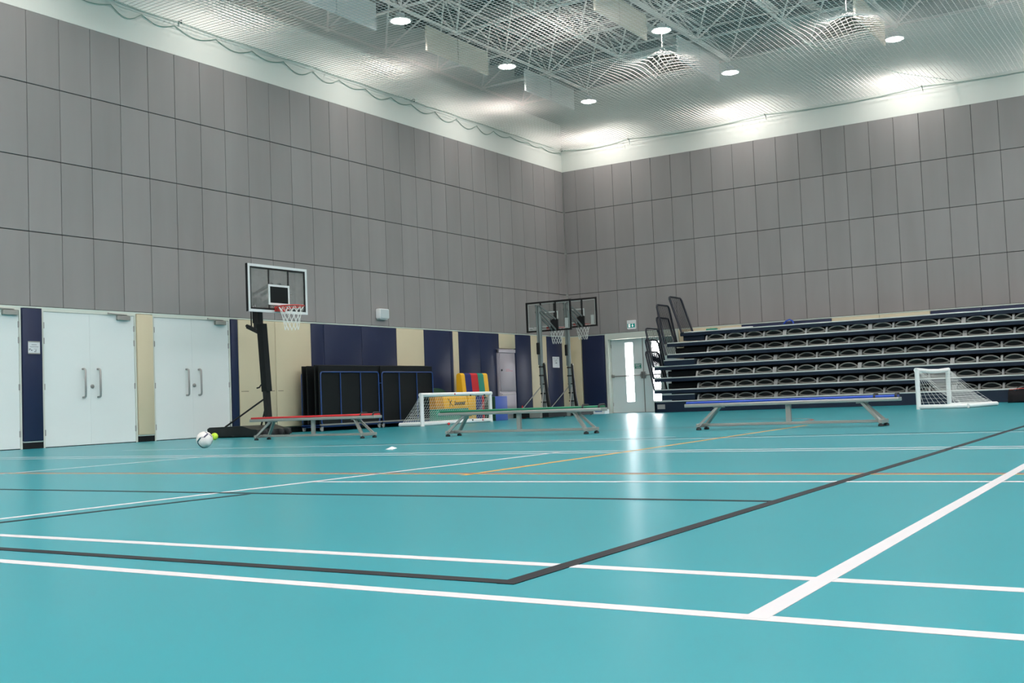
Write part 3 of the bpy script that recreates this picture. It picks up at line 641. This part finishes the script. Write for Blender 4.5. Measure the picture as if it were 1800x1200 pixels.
def text_mesh(name, txt, size, m, parent, loc, rot):
    c = bpy.data.curves.new(name, 'FONT'); c.body = txt; c.size = size; c.align_x = 'CENTER'; c.extrude = 0.001; c.offset = 0.004 if size > 0.1 else 0.0
    o = bpy.data.objects.new(name, c); col.objects.link(o)
    dg = bpy.context.evaluated_depsgraph_get(); me = bpy.data.meshes.new_from_object(o.evaluated_get(dg))
    bpy.data.objects.remove(o); me.materials.clear(); me.materials.append(m)
    n_ = bpy.data.objects.new(name, me); col.objects.link(n_); n_.parent = parent; n_.location = loc; n_.rotation_euler = rot
    return n_
def grey_hoop(loc, boardx, zb, label, lettering):
    # local frame: the board faces +x; the pole stands at the origin
    t = empty('basketball_hoop', loc, math.pi / 2, label, 'basketball hoop', 'grey portable hoops in the corner')
    w, h = 1.37, 0.80; y0, y1 = boardx[1] - w / 2, boardx[1] + w / 2; bx = boardx[0]; z1 = zb + h
    MB().tube([(0.10, 0, 0.08), (-0.01, 0, 0.9), (-0.02, 0, zb + 0.62)], 0.055, 14).build('pole', M_GREYPOLE, t, smooth=True)
    MB().tube([(-0.09, 0.02, 1.35), (-0.12, 0.02, zb + 0.64)], 0.02, 8).build('counter_rod', M_GREYPOLE, t)
    MB().rbox((-0.13, -0.02, 1.62), (-0.08, 0.06, 1.92), 0.015, 2).build('lift_grip', M_BLACK, t)
    MB().lathe([(0.02, -0.05), (0.02, 0.05)], (-0.02, -0.07, 1.38), 8, 'y').build('clevis', M_ALU, t)
    for s in (-0.06, 0.06):
        for dz in (0.0, 0.28): MB().bar((-0.10, s, zb + 0.62 - dz * 0.55), (bx - 0.04, s, zb + 0.30 - dz), 0.02, 0.045).build('parallel_arm', M_GREYPOLE, t)
    for z in (1.30, 1.08, 0.86, 0.62, 0.40): MB().tube(ring((0.02 + (0.9 - z) * 0.06 if z < 0.9 else 0.0, 0, z), 0.062, 0), 0.018, 6, closed=True).build('strap', M_BLACK, t)
    MB().tube([(-0.02, -0.09, 1.40), (0.0, -0.10, 1.0), (0.05, -0.11, 0.5), (0.12, -0.13, 0.15)], [0.03, 0.04, 0.045, 0.06], 8).build('rolled_cover', M_BLACK, t, smooth=True)
    MB().tube([(0.0, 0.04, 0.80), (-0.35, 0.52, 0.14)], 0.013, 6).build('stay', M_ALU, t)
    MB().tube([(0.0, -0.04, 0.80), (-0.20, -0.06, 0.14)], 0.013, 6).build('stay', M_ALU, t)
    MB().extrude([(-0.55, 0.02), (-0.55, 0.14), (-0.45, 0.19), (0.25, 0.19), (0.35, 0.10), (0.35, 0.02)], -0.48, 0.56, 'y').build('base_tank', M_BLACK, t)
    MB().rbox((-0.62, -0.30, 0.0), (-0.50, 0.02, 0.17), 0.02, 2).rbox((-0.60, -0.06, 0.0), (-0.52, 0.06, 0.2), 0.015, 1).build('base_cap', M_ALU, t)
    for s in (-0.4, 0.48): MB().lathe([(0.05, -0.02), (0.06, 0), (0.05, 0.02)], (0.36, s, 0.06), 12, 'y').build('wheel', M_RUBBER, t)
    bd = frame_rect(MB(), bx - 0.02, bx + 0.02, y0, y1, zb, z1, 0.04)
    for fy in (1 / 3, 2 / 3): bd.box((bx - 0.025, y0 + w * fy - 0.018, zb), (bx - 0.004, y0 + w * fy + 0.018, z1))
    bd.box((bx - 0.025, -0.10, zb + 0.28), (bx - 0.004, 0.10, zb + 0.31)).box((bx - 0.05, -0.12, zb + 0.02), (bx - 0.01, 0.10, zb + 0.30))
    bd = bd.build('board_frame', M_BLACK, t)
    MB().box((bx - 0.002, y0 + 0.03, zb + 0.03), (bx + 0.004, y1 - 0.03, z1 - 0.03)).build('glass', M_GLASS, bd)
    frame_rect(MB(), bx + 0.005, bx + 0.008, y0 + 0.055, y1 - 0.055, zb + 0.055, z1 - 0.055, 0.014).build('white_line', M_WPLASTIC, bd)
    frame_rect(MB(), bx + 0.005, bx + 0.009, boardx[1] - 0.29, boardx[1] + 0.29, zb + 0.12, zb + 0.52, 0.035).build('target_square', M_WPLASTIC, bd)
    MB().rbox((bx + 0.005, y0 + 0.10, zb + 0.07), (bx + 0.009, y0 + 0.20, zb + 0.32), 0.0018, 1).build('sticker', M_WPLASTIC, bd)
    if lettering: text_mesh('lettering', 'SPALDING', 0.075, M_WPLASTIC, bd, (bx - 0.004, y1 - 0.24, zb + 0.085), (math.pi / 2, 0, -math.pi / 2))
    rc = (bx + 0.40, boardx[1], zb + 0.10)
    rim = MB().tube(ring(rc, 0.228, 0), 0.011, 8, closed=True).box((bx + 0.02, boardx[1] - 0.09, zb + 0.02), (bx + 0.19, boardx[1] + 0.09, zb + 0.12)).build('rim', M_REDRIM, t, smooth=True)
    hoop_net(rc, 0.225, 0.12, 0.42, t)
grey_hoop((1.24, -3.65, 0), (0.75, 0.18), 2.25, 'grey basketball hoop with lettered board seen from behind, left of the two in the corner', True)
grey_hoop((1.063, -1.90, 0), (0.75, 0.18), 2.42, 'grey basketball hoop seen from behind, right of the two in the corner', False)

# ------------------------------------------------------------------ balance benches
def bench(loc, rz, m, padname, label):
    t = empty('gym_bench', loc, rz, label, 'bench', 'balance benches across the hall')
    L = 2.62
    MB().rbox((-L / 2, -0.085, 0.285), (L / 2, 0.085, 0.328), 0.006, 2).build('top_beam', M_ALU, t, smooth=True)
    MB().rbox((-L / 2 + 0.02, -0.08, 0.326), (L / 2 - 0.02, 0.08, 0.356), 0.012, 3).build(padname, m, t, smooth=True)
    for s in (-1, 1):
        xa, xb = s * (L / 2 - 0.43), s * (L / 2 - 0.20)
        for q in (-1, 1):
            MB().bar((xa + s * 0.05 * 0, q * 0.035, 0.29), (xb, q * 0.13, 0.055), 0.042, 0.03).build('leg', M_ALU, t)
            MB().lathe([(0.030, 0.0), (0.034, 0.006), (0.03, 0.026), (0.014, 0.03), (0.014, 0.045)], (xb, q * 0.13, 0), 14).build('rubber_foot', M_RUBBER, t, smooth=True)
        MB().rbox((xb - 0.022, -0.165, 0.035), (xb + 0.022, 0.165, 0.08), 0.004, 1).build('foot_bar', M_ALU, t)
        MB().box((xa - 0.06, -0.05, 0.27), (xa + 0.06, 0.05, 0.287)).build('leg_plate', M_ALU, t)
    MB().rbox((-L / 2 + 0.20, -0.022, 0.042), (L / 2 - 0.20, 0.022, 0.076), 0.004, 1).build('stretcher', M_ALU, t)
    MB().rbox((-0.032, -0.02, 0.07), (0.032, 0.02, 0.287), 0.004, 1).build('centre_post', M_ALU, t)
    for x in (L / 2 - 0.03, L / 2 - 0.27): MB().tube([(x, -0.085, 0.335), (x, -0.06, 0.366), (x, 0.06, 0.366), (x, 0.085, 0.335)], 0.014, 6).build('hook', M_RUBBER, t)
bench((4.28, -15.42, 0), math.radians(-2), M_RED, 'red_pad', 'low aluminium bench with red padded top')
bench((7.97, -15.42, 0), math.radians(-2), M_GREENB, 'green_pad', 'low aluminium bench with green padded top')
bench((11.46, -14.85, 0), math.radians(1), M_BLUEB, 'blue_pad', 'low aluminium bench with blue padded top before the seating')

# ------------------------------------------------------------------ folded table trolleys
def rrect(y0, y1, z0, z1, r, x):
    pts = []
    for cy, cz, a0 in ((y1 - r, z1 - r, 0), (y0 + r, z1 - r, 90), (y0 + r, z0 + r, 180), (y1 - r, z0 + r, 270)):
        for k in range(5): a = math.radians(a0 + 90 * k / 4); pts.append((x, cy + r * math.cos(a), cz + r * math.sin(a)))
    return pts
def trolley(loc, w, label, link):
    t = empty('table_trolley', loc, 0, label, 'trolley', 'dark folded tables with blue frames')
    for x0, x1 in ((-0.245, -0.215), (-0.12, -0.09), (0.09, 0.12), (0.20, 0.23)):
        MB().rbox((x0, -w / 2, 0.14), (x1, w / 2, 1.32 if abs(x0) > 0.1 else 1.335), 0.006, 1).build('board', M_BLACKMAT, t)
    for x in (-0.265, 0.25):
        f = MB().tube(rrect(-w / 2 + 0.02, w / 2 - 0.02, 0.13, 1.185, 0.06, x), 0.014, 8, closed=True).build('tube_frame', M_BLUETUBE, t, smooth=True)
        for fy in (-0.17, 0.17): MB().tube([(x, w * fy, 0.13), (x, w * fy, 1.185)], 0.012, 6).build('upright', M_BLUETUBE, f)
    MB().box((0.235, -w / 2 - 0.02, 0.115), (0.275, w / 2 + 0.02, 0.145)).build('base_rail', M_ALU, t)
    MB().box((-0.28, -w / 2, 0.09), (0.26, -w / 2 + 0.05, 0.13)).box((-0.28, w / 2 - 0.05, 0.09), (0.26, w / 2, 0.13)).box((-0.28, -w / 2, 0.08), (0.235, w / 2, 0.115)).build('chassis', M_BLUETUBE, t)
    for s in (-1, 1):
        for x in (-0.24, 0.235):
            c = MB().box((x - 0.022, s * (w / 2 - 0.03) - 0.03, 0.06), (x + 0.022, s * (w / 2 - 0.03) + 0.03, 0.10)).build('castor_fork', M_ALU, t)
            MB().lathe([(0.03, -0.015), (0.042, -0.008), (0.042, 0.008), (0.03, 0.015)], (x, s * (w / 2 - 0.03), 0.042), 14, 'x').build('castor_wheel', M_ARM, c, smooth=True)
    if link: MB().tube([(0.25, w / 2 - 0.02, 0.95), (0.25, w / 2 + 0.07, 0.95)], 0.01, 6).build('link_bar', M_BLUETUBE, t)
trolley((0.52, -10.50, 0), 1.84, 'dark folded table on castors nearest the basketball hoop', True)
trolley((0.50, -8.56, 0), 1.84, 'dark folded table on castors beside the low football goal', False)

# ------------------------------------------------------------------ goals
def net_patch(b, P00, P10, P11, P01, nu, nv, sag=(0, 0, 0), th=0.0027):
    P00, P10, P11, P01, sag = map(Vector, (P00, P10, P11, P01, sag))
    def pt(u, v): return (P00 * (1 - u) + P10 * u) * (1 - v) + (P01 * (1 - u) + P11 * u) * v + sag * (4 * v * (1 - v))
    for i in range(nu + 1): b.tube([pt(i / nu, q / 8) for q in range(9)], th, 4, caps=False)
    for j in range(nv + 1): b.tube([pt(q / 4, j / nv) for q in range(5)], th, 4, caps=False)
    return b
def goal(loc, rz, w, h, d, r, label, group=None, front_bar=True, sag=0.0):
    # mouth in the local plane x = 0 facing +x, posts at y = +-w/2
    t = empty('low_goal', loc, rz, label, 'goal', group); a = w / 2
    for s in (-1, 1): MB().tube([(0, s * a, 0), (0, s * a, h - 0.02)], r, 12).build('post', M_GOAL, t, smooth=True)
    MB().tube([(0, -a - r, h - r), (0, -a * 0.4, h - r - sag), (0, a * 0.3, h - r - sag), (0, a + r, h - r)], r, 12).build('crossbar', M_GOAL, t, smooth=True)
    for s in (-1, 1): MB().tube([(0, s * a, r), (-d, s * a, r)], r, 12).build('side_bar', M_GOAL, t, smooth=True)
    MB().tube([(-d, -a, r), (-d, a, r)], r * 0.92, 12).build('back_bar', M_GOAL, t, smooth=True)
    if front_bar: MB().tube([(0, -a, r), (0, a, r)], r * 0.92, 12).build('ground_bar', M_GOAL, t, smooth=True)
    b = MB()
    net_patch(b, (-0.02, -a, h - 0.04), (-0.02, a, h - 0.04), (-d + 0.03, a, 0.06), (-d + 0.03, -a, 0.06), int(w / 0.08), int(1.1 * math.hypot(d, h) / 0.08), (0.05, 0, -0.07))
    for s in (-1, 1): net_patch(b, (0, s * a, h - 0.04), (-0.03, s * a, h - 0.04), (-d + 0.05, s * a, 0.06), (0, s * a, 0.06), 8, int(h / 0.075), (0.03, 0, 0))
    b.build('net', M_NET, t)
    return t
g1 = goal((1.70, -8.05, 0), 0, 2.58, 0.70, 0.60, 0.045, 'white low football goal with net in front of the coloured mats')
for y, z in ((-0.15, 0.66), (0.45, 0.62), (0.75, 0.6), (1.0, 0.62), (0.5, 0.07), (0.9, 0.06)): MB().lathe([(0.012, -0.015), (0.018, 0), (0.012, 0.015)], (0.045, y, z), 8, 'y').build('net_clip', M_RED if z > 0.64 or y == 0.9 else M_BLACK, g1)
goal((11.18, -5.52, 0), math.radians(180 - 8.8), 1.57, 0.78, 0.90, 0.042, 'small white goal standing alone before the seating on the right', None, False, 0.025)

# ------------------------------------------------------------------ mats and foam blocks behind the goal
t = empty('striped_mat', (0.50, -5.66, 0), 0, 'tall folded gym mat in yellow, blue, red and green stripes', 'mat')
ys = [-0.57, -0.41, -0.15, 0.14, 0.39, 0.57]
prof = []
for k in range(11): a_ = math.radians(180 * k / 10); prof.append((-0.04 + 0.07 * math.cos(a_), 1.105 + 0.07 * math.sin(a_)))
prof = [(0.13, 0.0)] + prof + [(-0.13, 0.0)]
for k, m in enumerate((M_YELLOW, M_DKBLUE, M_RED, M_TEAL, M_YELLOW)): MB().extrude(prof, ys[k] + 0.002, ys[k + 1] - 0.002, 'y').build('stripe', m, t)
t = empty('striped_mat', (0.86, -6.22, 0), 0, 'low folded mat in yellow, blue and red stripes seen through the goal net', 'mat')
for y0, y1, m in ((-0.33, 0.0, M_YELLOW), (0.0, 0.26, M_DKBLUE), (0.26, 0.36, M_RED)): MB().rbox((-0.06, y0 + 0.001, 0.0), (0.08, y1 - 0.001, 0.655), 0.02, 2).build('stripe', m, t, smooth=True)
tag(MB().rbox((-0.1, -0.66, 0.0), (0.1, 0.62, 0.335), 0.02, 2).build('foam_block', M_TEAL, None, True, loc=(0.91, -7.25, 0)), 'teal foam block under the yellow lettered mat', 'foam block')
t = empty('lettered_mat', (0.91, -7.23, 0.336), 0, 'yellow foam block with dark lettering behind the goal net', 'foam block')
MB().extrude([(-0.1, 0.0), (0.1, 0.0), (0.06, 0.26), (-0.01, 0.31), (-0.1, 0.31)], -0.36, 0.58, 'y').build('block', M_YELLOW, t)
MB().extrude([(-0.1, 0.0), (0.09, 0.0), (0.06, 0.28), (-0.1, 0.28)], -0.66, -0.362, 'y').build('end_block', mat('ochre_vinyl', srgb(196, 138, 34), 0.5), t)
sl = math.atan2(0.26, -0.04)
text_mesh('lettering', 'boomat', 0.135, M_PRINT, t, (0.0905, 0.25, 0.085), (sl, 0, math.pi / 2))
f = MB()
def slab(y0, z0, y1, z1, w): 
    X = lambda z: 0.102 - z * 0.154
    f.bar((X(z0), y0, z0), (X(z1), y1, z1), w, 0.006)
slab(-0.17, 0.235, -0.11, 0.14, 0.022); slab(-0.11, 0.14, -0.16, 0.05, 0.024); slab(-0.11, 0.14, -0.02, 0.055, 0.022); slab(-0.11, 0.14, -0.07, 0.175, 0.018); slab(-0.075, 0.17, -0.05, 0.195, 0.034)
f.build('figure_mark', M_PRINT, t)
t = empty('foam_cube', (0.98, -5.53, 0), 0, 'blue foam cube with a green side beside the steel cabinet', 'foam block')
MB().rbox((-0.3, -0.255, 0.0), (0.22, 0.27, 0.585), 0.012, 2).build('body', M_BLUECUBE, t, smooth=True)
MB().rbox((-0.3, -0.27, 0.002), (0.215, -0.254, 0.583), 0.005, 1).build('side_panel', M_DKGREEN, t)
dome = [(0.52 * math.cos(math.pi * k / 14), 0.55 + 0.28 * math.sin(math.pi * k / 14)) for k in range(15)] + [(-0.54, 0.0), (0.54, 0.0)]
tag(MB().extrude(dome, -0.10, 0.10, 'x').build('covered_mat', M_DKGREEN, None, loc=(0.26, -7.02, 0)), 'dark green round-topped mat leaning on the wall behind the goal', 'mat')

# ------------------------------------------------------------------ stainless cabinet
t = empty('steel_cabinet', (0.0, -3.52, 0), 0, 'tall stainless steel two-door cabinet under a cream pad', 'cabinet')
MB().rbox((-0.03, -0.40, 0.10), (0.10, 0.40, 1.82), 0.006, 1).build('body', M_STEELW, t)
for z0, z1 in ((0.72, 1.70), (0.13, 0.68)):
    d_ = MB().rbox((0.10, -0.365, z0), (0.125, 0.365, z1), 0.006, 2).build('door', M_STEELW, t, smooth=True)
    if z0 > 0.5:
        MB().lathe([(0.028, 0.0), (0.028, 0.014), (0.012, 0.018)], (0.125, -0.30, 1.27), 12, 'x').build('lock', M_PRINT, d_)
        MB().box((0.125, -0.10, 1.285), (0.1265, 0.08, 1.295)).box((0.125, -0.10, 1.245), (0.1265, 0.22, 1.255)).build('red_print', M_REDRIM, d_)
    else: MB().rbox((0.125, -0.33, z1 - 0.05), (0.145, 0.33, z1 - 0.025), 0.005, 1).build('grip_lip', M_STEEL, d_)
MB().extrude([(-0.03, 1.822), (0.12, 1.822), (0.128, 1.80), (0.125, 1.73), (0.10, 1.72), (-0.03, 1.74)], -0.40, 0.40, 'y').build('hood', M_STEELW, t)
MB().box((0.02, -0.38, 0.0), (0.08, 0.38, 0.10)).build('plinth', M_STEEL, t)

# ------------------------------------------------------------------ balls and small things on the floor
def ball_with_bands(name, c, r, base, bands, label, cat):
    t = empty(name, (c[0], c[1], 0), 0, label, cat)
    bm = bmesh.new(); bmesh.ops.create_uvsphere(bm, u_segments=32, v_segments=20, radius=r)
    me = bpy.data.meshes.new('ball_skin'); bm.to_mesh(me); bm.free(); me.materials.append(base)
    for p in me.polygons: p.use_smooth = True
    inst('ball_skin', me, t, (0, 0, r))
    for i, (m, axis, ang0, ang1, tilt, w) in enumerate(bands):       # raised arc panels on the sphere
        q = Vector(axis).normalized(); u = q.orthogonal().normalized(); v = q.cross(u); b = MB(); n = 18; vs_ = []
        for k in range(n + 1):
            a_ = math.radians(ang0 + (ang1 - ang0) * k / n); ww = w * math.sin(math.pi * (0.12 + 0.76 * k / n))
            for s in (-1, 1):
                d_ = (u * math.cos(a_) + v * math.sin(a_) + q * (tilt + s * ww)).normalized() * (r * 1.004); vs_.append(d_ + Vector((0, 0, r)))
        b.add(vs_, [(2 * k, 2 * k + 1, 2 * k + 3, 2 * k + 2) for k in range(n)])
        b.build('ball_panel', m, t, smooth='all')
    return t
c_ = Vector((15.897 - 4.62, -27.899 + 17.85, 0)).normalized()          # horizontal direction from the ball towards the viewer side
rt = Vector((-c_.y, c_.x, 0))
def arc_panel(t, r, m, p0, p1, w):                     # ribbon on the sphere between two (right, up) positions
    b = MB(); n = 14; vs_ = []
    def dirv(p):
        f_ = math.sqrt(max(0.0, 1 - p[0] ** 2 - p[1] ** 2)); return c_ * f_ + rt * p[0] + Vector((0, 0, p[1]))
    A, B = dirv(p0), dirv(p1); nrm = A.cross(B).normalized()
    for k in range(n + 1):
        d_ = A.lerp(B, k / n).normalized()
        for s in (-1, 1): vs_.append((d_ + nrm * s * w).normalized() * r * 1.006 + Vector((0, 0, r)))
    b.add(vs_, [(2 * k, 2 * k + 1, 2 * k + 3, 2 * k + 2) for k in range(n)]); return b.build('ball_panel', m, t, smooth='all')
t = ball_with_bands('football', (4.62, -17.85), 0.108, M_BALLW, [], 'white football with dark and teal streaks beside the hoop base', 'ball')
for m, p0, p1, w in ((M_BALLD, (0.05, 0.96), (0.35, 0.72), 0.06), (M_BALLD, (0.40, 0.68), (-0.05, 0.30), 0.09), (M_BALLD, (0.40, 0.74), (0.88, 0.28), 0.05),
                     (M_BALLT, (-0.42, 0.28), (-0.82, -0.25), 0.10), (M_BALLT, (-0.82, -0.25), (-0.15, -0.95), 0.12), (M_BALLT, (0.90, -0.12), (0.80, -0.50), 0.06), (M_BALLD, (-0.05, 0.30), (-0.42, 0.32), 0.03)):
    arc_panel(t, 0.108, m, p0, p1, w)
ball_with_bands('soft_ball', (1.62, -14.96), 0.060, M_LIME, [(mat('ball_seam', srgb(150, 186, 60), 0.7), (0.4, 0.2, 1), 0, 360, 0.3, 0.03)], 'small lime green ball behind the football', 'ball')
tag(MB().lathe([(0.0, 0.0), (0.013, 0.003), (0.026, 0.014), (0.030, 0.03), (0.026, 0.046), (0.013, 0.057), (0.0, 0.06)], n=16).build('red_ball', M_RED, None, 'all', loc=(2.10, -8.95, 0)), 'tiny red ball on the floor before the goal', 'ball')
pb = MB().add([(-0.05, -0.03, 0.002), (0.05, -0.035, 0.002), (0.06, 0.03, 0.012), (0.0, 0.02, 0.03), (-0.055, 0.03, 0.006), (0.0, -0.02, 0.02)], [(0, 1, 5), (1, 2, 5), (2, 3, 5), (3, 4, 5), (4, 0, 5), (0, 4, 3, 2, 1)])
tag(pb.build('crumpled_paper', M_WPLASTIC, None, loc=(8.55, -18.85, 0)), 'scrap of crumpled white paper on the floor', 'paper')
t = empty('marker_cone', (0.85, -3.75, 0.30), 0, 'small red marker standing on the floor left of the grey hoops', 'cone')
t.location = (0.58, -3.60, 0.0); MB().lathe([(0.10, 0.0), (0.10, 0.012), (0.06, 0.014), (0.012, 0.33), (0.0, 0.335)], n=14).build('cone', M_RED, t, smooth=True)
t = empty('carton', (1.12, -0.32, 0), 0, 'flat white carton on the floor beside the exit door', 'box')
MB().rbox((-0.19, -0.13, 0.0), (0.19, 0.13, 0.13), 0.006, 1).build('body', M_WPLASTIC, t)
MB().box((-0.12, -0.132, 0.06), (0.1, -0.13, 0.09)).build('blue_print', M_BLUECUBE, t)
t = empty('red_carton', (0.86, -0.42, 0), math.radians(12), 'small red and white packet left of the white carton', 'box')
MB().rbox((-0.07, -0.05, 0.0), (0.07, 0.05, 0.09), 0.006, 1).build('body', M_RED, t)
MB().box((-0.05, -0.052, 0.02), (0.05, -0.05, 0.06)).build('label_patch', M_WPLASTIC, t)
# black sports bag by the seating
t = empty('sports_bag', (12.35, -2.0, 0), 0, 'black sports bag on the floor at the right edge', 'bag')
bm = bmesh.new(); bmesh.ops.create_cube(bm, size=1); bmesh.ops.subdivide_edges(bm, edges=bm.edges[:], cuts=5, use_grid_fill=True)
for v in bm.verts:
    x, y, z = v.co; k = 1 - 0.35 * max(0, z) * 1.2
    v.co = Vector((x * 0.75 * (1 - 0.12 * max(0, z + 0.2)), y * 0.34 * k, (z + 0.5) * 0.30 + (0.06 * math.cos(x * 9) if z > 0.3 else 0)))
    if z > -0.49: v.co += Vector((random.uniform(-1, 1), random.uniform(-1, 1), random.uniform(-1, 1))) * 0.008
me = bpy.data.meshes.new('body'); bm.to_mesh(me); bm.free(); me.materials.append(M_BAG)
for p in me.polygons: p.use_smooth = True
inst('body', me, t)
MB().tube([(-0.20, -0.14, 0.24), (-0.16, -0.10, 0.34), (0.0, -0.04, 0.39), (0.16, -0.10, 0.34), (0.20, -0.14, 0.24)], 0.012, 6).build('carry_handle', M_BAG, t)
MB().tube([(-0.33, -0.14, 0.28), (-0.10, -0.165, 0.30), (0.05, -0.16, 0.295)], 0.008, 5).build('red_piping', M_REDRIM, t)
